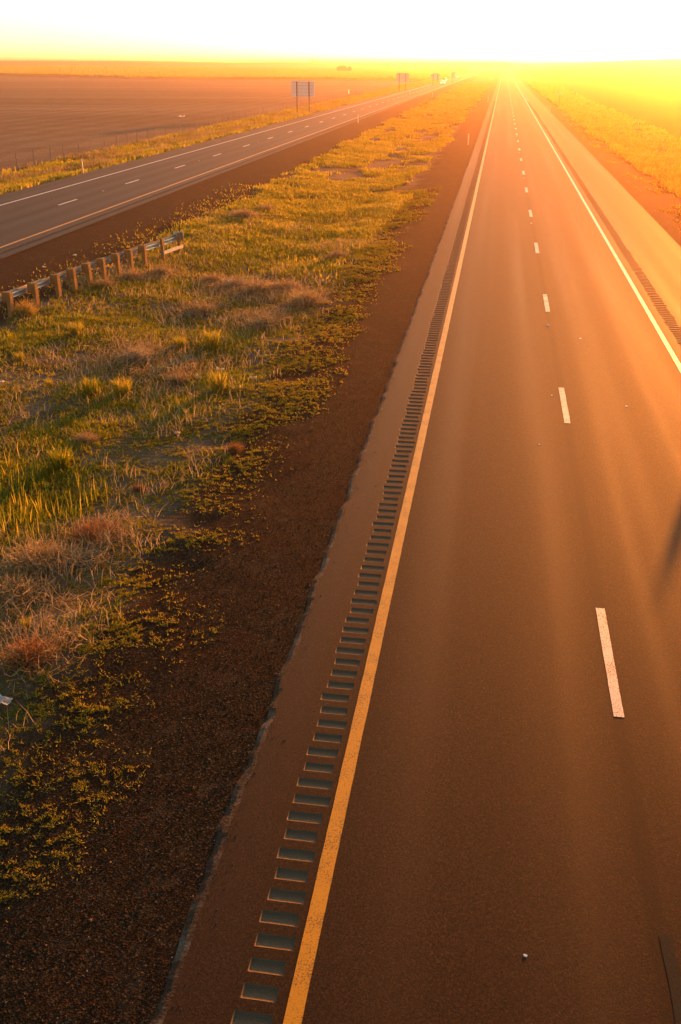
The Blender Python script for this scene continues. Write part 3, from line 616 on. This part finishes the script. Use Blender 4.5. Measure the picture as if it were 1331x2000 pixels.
for k, (mt, px, py, sz, lab) in enumerate([
    ('brush', 600, 594, .95, 'rounded brown tumbleweed at the right end of the brush bank, beside bare gravel'),
    ('brush', 556, 566, .8, 'bushy brown tumbleweed just left of the rounded one in the brush bank'),
    ('brush', 508, 572, .85, 'broad brown tumbleweed in the middle of the long brush bank'),
    ('pale_brush', 462, 560, .8, 'bleached tumbleweed with arching pale twigs at the left of the brush bank'),
    ('brush', 418, 552, .75, 'dull brown tumbleweed at the far left end of the brush bank'),
    ('brush', 520, 640, .75, 'low brown tumbleweed nearest the camera below the brush bank'),
    ('brush', 545, 625, .55, 'small brown tumbleweed on the gravel side below the brush bank'),
    ('brush', 395, 612, .7, 'brown tumbleweed alone in green grass below the brush bank'),
    ('brush', 318, 535, .7, 'brown tumbleweed on the ground in front of the guardrail end'),
    ('brush', 262, 545, .7, 'pinkish brown tumbleweed in front of the middle guardrail posts'),
    ('brush', 205, 560, .6, 'flat brown tumbleweed in front of the fifth guardrail post from the left'),
    ('pale_brush', 268, 705, .75, 'pale stalky brush between two green tufts in the weedy middle'),
    ('brush', 350, 745, .5, 'small brown brush just left of the tall yellow-green tuft'),
    ('red_brush', 190, 1052, .62, 'reddish tumbleweed on the sand below the lush grass at left'),
    ('pale_brush', 150, 1098, .66, 'tangled tumbleweed with thick bare bleached branches at left'),
    ('brush', 72, 1108, .78, 'large brown tumbleweed heaped against the lush grass at left'),
    ('brush', 22, 1168, .66, 'dark brown tumbleweed cut by the left edge of the picture'),
    ('red_brush', 62, 1290, .55, 'rusty red dry plant nearest the camera at the left edge'),
    ('brush', 170, 862, .40, 'small upright brown bush above the lush grass at left'),
    ('red_brush', 272, 955, .20, 'tiny reddish dry tuft on the sandy wheel ruts'),
    ('red_brush', 460, 880, .30, 'small orange dry plant on the gravel side of the weeds'),
    ('brush', 478, 425, .9, 'brown tumbleweed beyond the bright tall grass, nearest the guardrail end'),
    ('brush', 520, 412, .8, 'brown tumbleweed behind the bright tall grass, farthest from the camera'),
    ('brush', 660, 505, .7, 'low brown tumbleweed on the bare sandy patch right of the tall grass')]):
    plant('tumbleweed', k % 3 if mt != 'pale_brush' else 3 if k == 14 else k % 3, bm[k % 3 if mt != 'pale_brush' else 3 if k == 14 else k % 3], M[mt], px, py, sz, lab, 'tumbleweed', G, 0.85)
plant('bush', 'y', lambda: bush_mesh('b', 700, 9, 0.75), M['yellow_bush'], 50, 612, .58, 'compact pale yellow bush at the foot of the leftmost guardrail post', 'bush')
G = 'separate grass tufts in the median'
for k, (mt, px, py, sz, lab) in enumerate([
    ('gold', 427, 762, .62, 'tall upright yellow-green grass tuft at the edge of the bare gravel'),
    ('gold', 240, 772, .55, 'wide yellow-green grass tuft below the pale stalky brush'),
    ('grass', 178, 772, .60, 'dark green grass tuft left of the wide yellow-green one'),
    ('gold', 415, 680, .65, 'broad sunny grass tuft right of the weedy middle'),
    ('gold', 352, 682, .45, 'narrow sunny grass tuft just left of the broad one'),
    ('gold', 97, 757, .30, 'little orange-green tuft alone on the cracked bare soil'),
    ('gold', 150, 655, .55, 'bright grass tuft below the third guardrail post from the left'),
    ('grass', 120, 915, .55, 'green tuft standing above the lush grass at left'),
    ('gold', 52, 1228, .22, 'small round golden tuft on sandy ground near the rusty plant'),
    ('gold', 38, 705, .35, 'small yellow tuft on bare soil near the left edge of the picture')]):
    plant('grass_tuft', 't%d' % (k % 3), [lambda: tuft_mesh(240, 1), lambda: tuft_mesh(300, 2, 0.5), lambda: tuft_mesh(200, 3, 0.25)][k % 3], M[mt], px, py, sz, lab, 'grass tuft', G)
def stalk_mesh(seed):
    r = np.random.default_rng(seed); V, F, A = [], [], []
    mb = MB()
    for k in range(4):
        a = r.uniform(0, 6.28); l = r.uniform(.6, 1.0); p = [(0.05 * k - .1, 0, -.03)]
        for j in range(4): p.append((p[-1][0] + .08 * math.cos(a) + r.normal(0, .03), p[-1][1] + .08 * math.sin(a) + r.normal(0, .03), p[-1][2] + l / 4))
        mb.tube(p, [.010, .009, .008, .007, .012], 4)
    f4 = [f for f in mb.f if len(f) == 4]; return np.array(mb.v), [np.array(f4)], r.uniform(0, 1, len(mb.v))
G = 'tall dead stalks in the median'
for k, (px, py, sz, lab) in enumerate([(143, 758, 1.0, 'group of tall dead stalks leaning over the cracked bare soil'), (190, 735, .9, 'dead stalks standing left of the pale stalky brush'),
    (345, 532, .95, 'tall pale dead stalks just below the guardrail end'), (415, 570, .8, 'dead stalks rising left of the brush bank'), (325, 668, .9, 'bare dead stalks between the sunny tufts'), (20, 880, .9, 'single dead stalks at the left edge above the lush grass')]):
    plant('dead_stalks', 's%d' % (k % 2), [lambda: stalk_mesh(1), lambda: stalk_mesh(2)][k % 2], M['straw'], px, py, sz, lab, 'dead stalks', G)

# ------------------------------------------------------------------ litter, stones on the asphalt, raised markers
def crumple(seed, s):
    r = np.random.default_rng(seed); mb = MB(); n = 5; g = [[Vector(((i / (n - 1) - .5) * s * 1.4, (j / (n - 1) - .5) * s, abs(r.normal(0, .25)) * s + .01)) for j in range(n)] for i in range(n)]
    vs = [v for row in g for v in row]; top = [(i * n + j, (i + 1) * n + j, (i + 1) * n + j + 1, i * n + j + 1) for i in range(n - 1) for j in range(n - 1)]
    mb.add(vs, top); return mb
for k, (px, py, s, lab) in enumerate([(574, 496, .16, 'white scrap of litter in the bright tall grass'), (658, 520, .2, 'pale flattened litter right of the brush bank'), (430, 723, .17, 'white scrap beside the tall yellow-green tuft'),
    (388, 738, .15, 'white scrap left of the tall yellow-green tuft'), (347, 847, .10, 'small white scrap among low orange weeds'), (4, 1374, .20, 'crumpled white litter at the left edge near the camera'), (495, 740, .16, 'pale scrap on the gravel right of the tall tuft'),
    (2, 748, .15, 'white scrap at the left edge on cracked soil'), (87, 523, .12, 'white stone-like scrap on the gravel behind the guardrail'), (146, 499, .12, 'pale scrap on the gravel behind the fourth guardrail post'), (1197, 294, .35, 'white scrap in the grass right of the near road'), (355, 229, .8, 'white plastic sheet lying in the ploughed field')]):
    p = at(px, py, -.3); z = float(gz(np.array([p.x]), np.array([p.y]))[0]); p = at(px, py, z); o = crumple(k, s).build('litter', M['plastic']); o.location = (p.x, p.y, float(gz(np.array([p.x]), np.array([p.y]))[0]) + .01); tag(o, lab, 'litter')
for k, (px, py, s, lab) in enumerate([(1134, 661, .05, 'small pale stone on the right lane beyond the second dash gap'), (1224, 793, .05, 'small pale stone on the right lane near the worn dash'), (1054, 868, .04, 'tiny pale stone left of the seam between two dashes'), (1078, 772, .04, 'tiny pale stone just left of a lane dash'), (1026, 1866, .03, 'tiny white stone on the near lane at the bottom of the picture')]):
    p = at(px, py, 0); mb = MB(); n = 7; ring = [(math.cos(6.283 * q / n) * s * random.uniform(.6, 1), math.sin(6.283 * q / n) * s * random.uniform(.5, .9)) for q in range(n)]; mb.add([(x, y, 0) for x, y in ring] + [(x * .7, y * .7, .006) for x, y in ring], [tuple(range(n, 2 * n))] + [(q, (q + 1) % n, n + (q + 1) % n, n + q) for q in range(n)]); o = mb.build('pebble', M['reflector']); o.location = (p.x, p.y, .001); tag(o, lab, 'stone')
m = Mat('white_reflective_lens', 0.15, 0.7); m.col(m.mix(m.noise(50, 2), (0.75, 0.73, 0.68), (0.88, 0.86, 0.82))); M['lens'] = m.m
def marker(x, y, label):
    t = thing('lane_reflector', (x, y, 0.0), label, 'road reflector', 'raised reflectors in the gaps of the lane dashes')
    mb = MB(); s = .055; mb.add([(-s, -s, .0), (s, -s, 0), (s, s, 0), (-s, s, 0), (-s * .8, -s * .35, .02), (s * .8, -s * .35, .02), (s * .8, s * .35, .02), (-s * .8, s * .35, .02)], [(4, 5, 6, 7), (1, 2, 6, 5), (3, 0, 4, 7), (2, 3, 7, 6), (0, 1, 5, 4)])
    mb.build('base', M['white'], t)
    MB().add([(-s * .75, -s * .92, .0045), (s * .75, -s * .92, .0045), (s * .68, -s * .44, .0195), (-s * .68, -s * .44, .0195)], [(0, 1, 2, 3)]).build('lens', M['lens'], t)
for k in range(5): marker(2.13 + (.0), 33.1 + 24.384 * k if k else 33.6, ['nearest', 'second', 'third', 'fourth', 'fifth'][k] + ' raised white reflector on the near road, in a gap between dashes')
for k, (px, py) in enumerate([(202, 373), (389, 314), (505, 278)]):
    p = at(px, py); marker(p.x, p.y, ['nearest', 'second', 'third'][k] + ' raised white reflector on the opposite road, in a gap between dashes')
# patch where an old dash was ground off
p = MB(); c0 = at(1292, 1840); c1 = at(1322, 1990); ys = np.linspace(c1.y - 2, c0.y + .1, 14); xl = 2.22 + (fbm(ys / .3, ys * 0, 8) - .5) * .05; xr_ = 2.36 + (fbm(ys / .3, ys * 0 + 4, 9) - .5) * .05
V = np.concatenate([np.stack([xl, ys, 0 * ys + .0035], -1), np.stack([xr_, ys, 0 * ys + .0035], -1)]); i = np.arange(13)
tag(mesh_np('ground_off_patch', V, [np.stack([i, i + 14, i + 15, i + 1], -1)], M['patch']), 'grey patch on the lane seam where an old dash was ground off', 'road patch', None, 'structure')

# ------------------------------------------------------------------ guardrail
GR = [(-18.05, 28.9), (-17.70, 30.7), (-17.37, 32.46), (-17.16, 34.12), (-16.98, 35.75), (-16.82, 36.95), (-16.66, 38.14), (-16.48, 39.28), (-16.28, 40.45), (-16.08, 41.55), (-15.86, 42.75), (-15.66, 44.75), (-15.36, 46.45)]
g = thing('guardrail', (-16.3, 40.4, 0), 'steel guardrail on short wooden posts at the edge of the median', 'guardrail')
O = Vector((-16.3, 40.4, 0)); DIRG = (Vector((GR[-1][0], GR[-1][1], 0)) - Vector((GR[2][0], GR[2][1], 0))).normalized(); RZ = Matrix.Rotation(math.atan2(DIRG.y, DIRG.x) - math.pi / 2, 3, 'Z')
NL = RZ @ Vector((-1, 0, 0))        # towards the opposite road
for k, (x, y) in enumerate(GR):
    zb = float(gz(np.array([x]), np.array([y]))[0]); p = Vector((x, y, 0)) - O; top = .76
    tilt = RZ @ Matrix.Rotation(random.uniform(-.035, .035), 3, 'X') @ Matrix.Rotation(random.uniform(-.03, .03), 3, 'Y')
    w = .155 if k < len(GR) - 2 else .13
    pst = MB().box(p + Vector((0, 0, (top + zb - .3) / 2)), (w, .20, top - zb + .3), tilt).build('post', M['wood'], g, bevel=.008)
    if k < len(GR) - 2:
        MB().box(p + NL * (w / 2 + .10) + Vector((0, 0, top - .19)), (.196, .15, .37), tilt).build('blockout', M['wood'], pst, bevel=.008)
        MB().tube([p - NL * (w / 2 - .01) + Vector((0, 0, top - .2)), p - NL * (w / 2 + .012) + Vector((0, 0, top - .2))], .018, 6).build('bolt', M['steel'], pst)
# the two-wave rail
WB = [(0.0, .155), (.012, .150), (.020, .13), (.078, .085), (.078, .068), (.004, .022), (0.0, 0.0), (.004, -.022), (.078, -.068), (.078, -.085), (.020, -.13), (.012, -.150), (0.0, -.155)]
def rail_path():
    P = []
    for k, (x, y) in enumerate(GR):
        off = .285 if k < len(GR) - 2 else .10; P.append(Vector((x, y, .56 - (0.02 if k == len(GR) - 2 else 0))) - O + NL * off)
    P.insert(0, P[0] - DIRG * 4); return P
P = rail_path(); mb = MB(); n = len(WB); vs = []
for sgn in (0, .004):
    for p in P: vs += [p + NL * (-.0 + (u + sgn)) + Vector((0, 0, w)) for u, w in WB]
fs = []
for layer in (0, 1):
    b = layer * n * len(P)
    for i in range(len(P) - 1):
        for j in range(n - 1):
            q = (b + i * n + j, b + i * n + j + 1, b + (i + 1) * n + j + 1, b + (i + 1) * n + j); fs.append(q if layer else q[::-1])
mb.add(vs, fs); mb.build('rail', M['steel'], g)
e = P[-1]; MB().extrude([(-.26, .0), (-.26, .02), (.26, .02), (.26, 0)], e + DIRG * .16 + Vector((0, 0, -.20)), e + DIRG * .16 + Vector((0, 0, .22)), up=DIRG, close=True, cap=True).box(e + DIRG * .08 + Vector((0, 0, 0)), (.05, .3, .30), RZ).build('end_plate', M['steel'], g)
a0 = Vector((GR[-2][0], GR[-2][1], .10)) - O - NL * .11; a1 = Vector((GR[-1][0], GR[-1][1], .10)) - O - NL * .11
MB().extrude([(-.02, -.075), (.03, -.075), (.03, .075), (-.02, .075)], a0 - DIRG * .15, a1 + DIRG * .12, close=True, cap=True).build('ground_strut', M['steel'], g)
MB().tube([Vector((GR[-1][0], GR[-1][1], .12)) - O + NL * .06, P[-2] + DIRG * .5 + Vector((0, 0, .0))], .013, 6).build('anchor_cable', M['wire'], g)

# ------------------------------------------------------------------ marker posts
def delineator(px, py, label, h=1.2, w=.10):
    p = at(px, py, -.1); z = float(height(np.array([p.x]), np.array([p.y]))[0]); t = thing('delineator_post', (p.x, p.y, z), label, 'marker post', 'slim white marker posts along the roads')
    lean = Matrix.Rotation(random.uniform(-.03, .03), 3, 'Y')
    mb = MB(); prof = [(-w / 2, -.012), (-w / 6, .012), (w / 6, .012), (w / 2, -.012), (w / 2, -.018), (w / 6, .005), (-w / 6, .005), (-w / 2, -.018)]
    m8 = len(prof); z0, z1 = -.2, h; mb.add([lean @ Vector((u, v, z0)) for u, v in prof] + [lean @ Vector((u, v, z1)) for u, v in prof], [(i, (i + 1) % m8, m8 + (i + 1) % m8, m8 + i) for i in range(m8)] + [tuple(range(m8, 2 * m8)), tuple(range(m8 - 1, -1, -1))])
    mb.build('post', M['plastic'], t); MB().box(lean @ Vector((0, -.024, h - .14)), (w * .8, .006, .18), lean).build('reflector', M['reflector'], t)
for px, py, lab in [(164, 340, 'white marker post beside the far edge line of the opposite road, nearest the camera'), (700, 241, 'white marker post on the gravel beside the yellow line of the opposite road'), (915, 283, 'white marker post on the gravel left of the near road'),
                    (1074, 222, 'white marker post on the gravel right of the near road'), (801, 184, 'distant white marker post beyond the opposite road, near the second sign'), (845, 190, 'distant white marker post in the median beside the opposite road'), (953, 200, 'distant white marker post left of the near road')]:
    delineator(px, py, lab)

t = thing('roadside_post', (12.9, 49.6, float(height(12.9, 49.6))), 'tall dark steel post on the right bank, throwing a long shadow across the right lane', 'post')
MB().box((0, 0, 1.6), (.22, .16, 4.0)).build('shaft', M['post'], t); MB().box((0, 0, 3.62), (.26, .20, .05)).build('cap', M['steel'], t)
# ------------------------------------------------------------------ signs seen from behind
def road_sign(px, py, w, z0, z1, label, posts=(-.26, .26), pw=.12):
    p = at(px, py, -.5); z = float(height(np.array([p.x]), np.array([p.y]))[0]); t = thing('road_sign', (p.x, p.y, z), label, 'road sign', 'big road signs seen from behind', math.radians(random.uniform(-4, 0)))
    pan = MB().box((0, 0, (z0 + z1) / 2), (w, .05, z1 - z0)); nrib = 5
    pan.build('panel', M['signback'], t, bevel=.012)
    for k in range(nrib):
        zz = z0 + (z1 - z0) * (k + .5) / nrib; MB().extrude([(-.03, -.035), (.0, -.035), (.0, .035), (-.03, .035)], (-w / 2 + .06, -.025, zz), (w / 2 - .06, -.025, zz), close=True, cap=True).build('stringer', M['steel'], t)
    for f in posts:
        x = f * w; mb = MB(); zt = z1 - .08
        mb.box((x, -.085, (zt - .4) / 2), (pw, .012, zt + .4)); mb.box((x, -.135, (zt - .4) / 2), (.012, .088, zt + .4)); mb.box((x, -.185, (zt - .4) / 2), (pw, .012, zt + .4)); mb.build('post', M['post'], t)
road_sign(593, 222, 4.65, 3.1, 5.9, 'largest and nearest pale sign back on two dark posts, left of the opposite road', pw=.2)
road_sign(786, 182, 4.1, 2.9, 5.6, 'second pale sign back along the opposite road, smaller than the nearest', pw=.2)
road_sign(850, 170, 3.6, 2.3, 4.8, 'third pale sign back, half faded by the haze', pw=.2)
road_sign(884.5, 164, 2.2, 2.2, 5.0, 'narrow farthest sign back, nearly lost in the haze', (0.0,), .2)
p = at(681, 206, -.5); t = thing('small_sign', (p.x, p.y, float(height(p.x, p.y))), 'thin post with a small sign turned edge-on, right of the largest sign', 'sign', None, R(78))
MB().box((0, 0, 1.5), (.10, .08, 3.6)).build('post', M['post'], t); MB().box((0, -.07, 2.75), (.75, .03, .95)).build('panel', M['signback'], t, bevel=.01)
p = at(1092, 206, -.5); t = thing('small_sign', (p.x, p.y, float(height(p.x, p.y))), 'thin sign post in the golden grass right of the near road', 'sign', None, R(-60))
MB().box((0, 0, 1.4), (.10, .08, 3.4)).build('post', M['post'], t); MB().box((0, -.07, 2.7), (.6, .03, .8)).build('panel', M['signback'], t, bevel=.01)

# ------------------------------------------------------------------ fence along the field
fx = -44.0; fo = Vector((fx, 150, float(height(fx, 150)))); fe = thing('wire_fence', fo, 'wire fence on thin posts between the grass bank and the ploughed field', 'fence')
FY = [80 + 3.6 * k for k in range(95)]; pm = None
for k, y in enumerate(FY):
    if pm is None:
        mb = MB(); mb.box((0, 0, .55), (.05, .04, 1.7)); pm = mb.build('post', M['wire'], fe); o = pm
    else: o = pm.copy(); COL.objects.link(o); o.parent = fe
    o.location = Vector((fx + random.uniform(-.05, .05), y + random.uniform(-.2, .2), float(height(fx, y)))) - fo; o.rotation_euler = (random.uniform(-.05, .05), random.uniform(-.05, .05), random.uniform(0, 3)); o.scale = (1, 1, random.uniform(.92, 1.12) * (1.25 if k % 8 == 0 else 1))
mb = MB()
for hz in (.25, .5, .75, 1.0, 1.25):
    pts = [Vector((fx, y, float(height(fx, y)) + hz + (.0 if j % 2 == 0 else -.02))) - fo for j, y in enumerate(np.linspace(78, 425, 96))]; mb.tube(pts, .007, 3, False)
mb.build('wire', M['wire'], fe)

# ------------------------------------------------------------------ oncoming traffic
def paint(name, c):
    m = Mat(name, .3, .5); m.col(m.mix(m.noise(2, 2), tuple(v * .92 for v in c), c)); m.b.inputs['Coat Weight'].default_value = .6; return m.m
m = Mat('dark_glass', .08, .6); m.col(m.mix(m.noise(2, 2), (.02, .02, .022), (.035, .035, .04))); M['glass'] = m.m
m = Mat('tyre_rubber', .85, .2); m.col(m.mix(m.noise(20, 2), (.015, .015, .015), (.03, .03, .03))); M['tyre'] = m.m
m = Mat('lit_headlight', .2, .5); m.col((.9, .9, .85)); m.b.inputs['Emission Color'].default_value = (1, .93, .75, 1); m.b.inputs['Emission Strength'].default_value = 2.2; M['lamp'] = m.m
def car(x, y, c, label, tall=0.0, boxy=False):
    t = thing('car', (x, y, 0.004), label, 'car', 'cars coming along the opposite road with headlights on'); P = paint('car_paint', c)
    Wd = .92; L = 2.3
    side = [(-L, .35), (-L, .78), (-L + .15, .90), (-L + 1.25, 1.0), (L - .5, 1.02 + tall * .2), (L - .05, .95), (L, .75), (L, .35)]      # front towards -Y (the camera)
    if boxy: side[3] = (-L + 1.3, 1.1)
    n = len(side); vs = [(sx * Wd, u, w) for sx in (-1, 1) for u, w in side]; MB().add(vs, [tuple(range(n)), tuple(range(2 * n - 1, n - 1, -1))] + [(i, n + i, n + (i + 1) % n, (i + 1) % n) for i in range(n)]).build('body', P, t, bevel=.06)
    cab = [(-L + 1.2, 1.0), (-L + 1.95, 1.45 + tall), (L - 1.2 + (.7 if boxy else 0), 1.47 + tall), (L - .35, 1.02)]; n = 4
    vs = [(sx * (Wd - .06 if w < 1.2 else Wd - .22), u, w) for sx in (-1, 1) for u, w in cab]
    MB().add(vs, [tuple(range(n)), tuple(range(2 * n - 1, n - 1, -1))] + [(i, n + i, n + (i + 1) % n, (i + 1) % n) for i in (1, 3)]).add([(s_[0] * .97, s_[1], s_[2]) for s_ in vs], []).build('cabin', P, t, bevel=.03)
    MB().add([(-Wd + .14, -L + 1.24, 1.04), (Wd - .14, -L + 1.24, 1.04), (Wd - .27, -L + 1.90, 1.42 + tall), (-Wd + .27, -L + 1.90, 1.42 + tall)], [(0, 1, 2, 3)]).build('windscreen', M['glass'], t)
    for sx in (-1, 1):
        MB().tube([(sx * .66, -L - .02, .72), (sx * .66, -L + .1, .72)], [.14, .12], 10).build('headlight', M['lamp'], t)
        for yy in (-1.4, 1.35):
            w = MB().tube([(sx * (Wd - .2), yy, .33), (sx * (Wd + .01), yy, .33)], .33, 14).build('wheel', M['tyre'], t); MB().tube([(sx * (Wd + .0), yy, .33), (sx * (Wd + .02), yy, .33)], .2, 12).build('rim', M['steel'], w)
    MB().box((0, -L - .01, .52), (1.1, .04, .14)).build('grille', M['glass'], t)
for px, py, lab, c, tl, bx in [(904, 165.5, 'nearest oncoming car, pale and low, with lit headlights', (.62, .60, .56), 0, False), (923, 160, 'second oncoming car, tall and white, with both headlights lit', (.75, .74, .72), .3, True), (948, 153, 'farthest oncoming car, a bright point near the vanishing road', (.55, .55, .55), .1, False)]:
    d = at(px, py); car(-26.3 if px < 910 else -29.9, max(300, d.y), c, lab, tl, bx)

# ------------------------------------------------------------------ far trees and the grain elevator
def leaf_tree(x, y, hgt, wid, seed, label):
    r = np.random.default_rng(seed); z = float(height(x, y)); t = thing('tree', (x, y, z), label, 'tree', 'far clump of trees in the fields')
    mb = MB(); mb.tube([(0, 0, -.3), (.1, 0, hgt * .3), (0, .1, hgt * .75)], [.28, .2, .07], 7)
    for k in range(6):
        a = k * 1.05 + r.uniform(0, .5); zz = hgt * r.uniform(.25, .6); mb.tube([(0, 0, zz), (math.cos(a) * wid * .3, math.sin(a) * wid * .3, zz + hgt * .25)], [.1, .03], 5)
    mb.build('trunk', M['wood'], t)
    n = 2600; cl = r.normal(0, 1, (40, 3)); cl /= np.linalg.norm(cl, axis=1)[:, None]; cl *= r.uniform(.4, 1, (40, 1)); cc = cl[r.integers(0, 40, n)] * np.array([wid * .42, wid * .42, hgt * .38]) + np.array([0, 0, hgt * .6])
    p = cc + r.normal(0, .42, (n, 3)); a = r.normal(0, 1, (n, 3)); a /= np.linalg.norm(a, axis=1)[:, None]; b = np.cross(a, r.normal(0, 1, (n, 3))); b /= np.linalg.norm(b, axis=1)[:, None]; s_ = .22
    V = np.stack([p - a * s_ - b * s_ * .6, p + a * s_ - b * s_ * .6, p + a * s_ + b * s_ * .6, p - a * s_ + b * s_ * .6], 1)
    i = np.arange(n * 4).reshape(n, 4); mesh_np('crown', V.reshape(-1, 3), [i], M['leaf'], t, attr={'rnd': np.repeat(r.uniform(0, 1, n), 4)})
M['leaf'] = blade_mat('tree_leaves', [(0, (.04, .05, .012)), (1, (.10, .09, .025))], .3)
for k, (px, h, w, lab) in enumerate([(662, 6.2, 4, 'leftmost tree of the far clump'), (667.5, 7.4, 5, 'tallest tree of the far clump, second from its left'), (672.5, 6.8, 4.5, 'third tree from the left of the far clump'), (677.5, 5.2, 3.2, 'lowest tree of the far clump, before the gap'), (683, 6.6, 4.2, 'rightmost tree of the far clump, beyond the gap')]):
    c = at(px, 138.5, 2.0); d = c.normalized(); leaf_tree(c.x * 1.0, c.y, h, w, 20 + k, lab)
d = at(611, 140, 0); dr = Vector((d.x, d.y, 0)).normalized() * 2350; z = float(height(dr.x, dr.y))
e = thing('grain_elevator', (dr.x, dr.y, z), 'faint grain elevator standing on the far skyline', 'building')
m = Mat('pale_concrete', .9, .2); m.col(m.mix(m.noise(.6, 3), (.30, .27, .23), (.40, .36, .31))); M['conc'] = m.m
tw = MB().box((0, 0, 5), (3.6, 3.6, 10)).build('head_house', M['conc'], e); MB().add([(-2, -2, 10), (2, -2, 10), (2, 2, 10), (-2, 2, 10), (0, -2, 11.5), (0, 2, 11.5)], [(0, 1, 4), (2, 3, 5), (1, 2, 5, 4), (3, 0, 4, 5)]).build('roof', M['steel'], tw)
for k in range(3):
    s_ = MB().tube([(4.6 + 4.4 * k, 0, -1), (4.6 + 4.4 * k, 0, 5.6), (4.6 + 4.4 * k, 0, 6.9)], [2.1, 2.1, .3], 16).build('silo', M['steel'], e)

# ------------------------------------------------------------------ haze
b = MB().box((0, 2400, 9.25), (9000, 5300, 27.5))
m = bpy.data.materials.new('haze'); m.use_nodes = True; t = m.node_tree; t.nodes.clear()
pv = t.nodes.new('ShaderNodeVolumePrincipled'); out = t.nodes.new('ShaderNodeOutputMaterial'); t.links.new(pv.outputs[0], out.inputs['Volume'])
pv.inputs['Color'].default_value = (*HAZE_COL, 1); pv.inputs['Density'].default_value = HAZE_DENSITY; pv.inputs['Anisotropy'].default_value = HAZE_G
tag(b.build('haze', m), 'warm evening haze over the plain', 'haze', None, 'stuff')
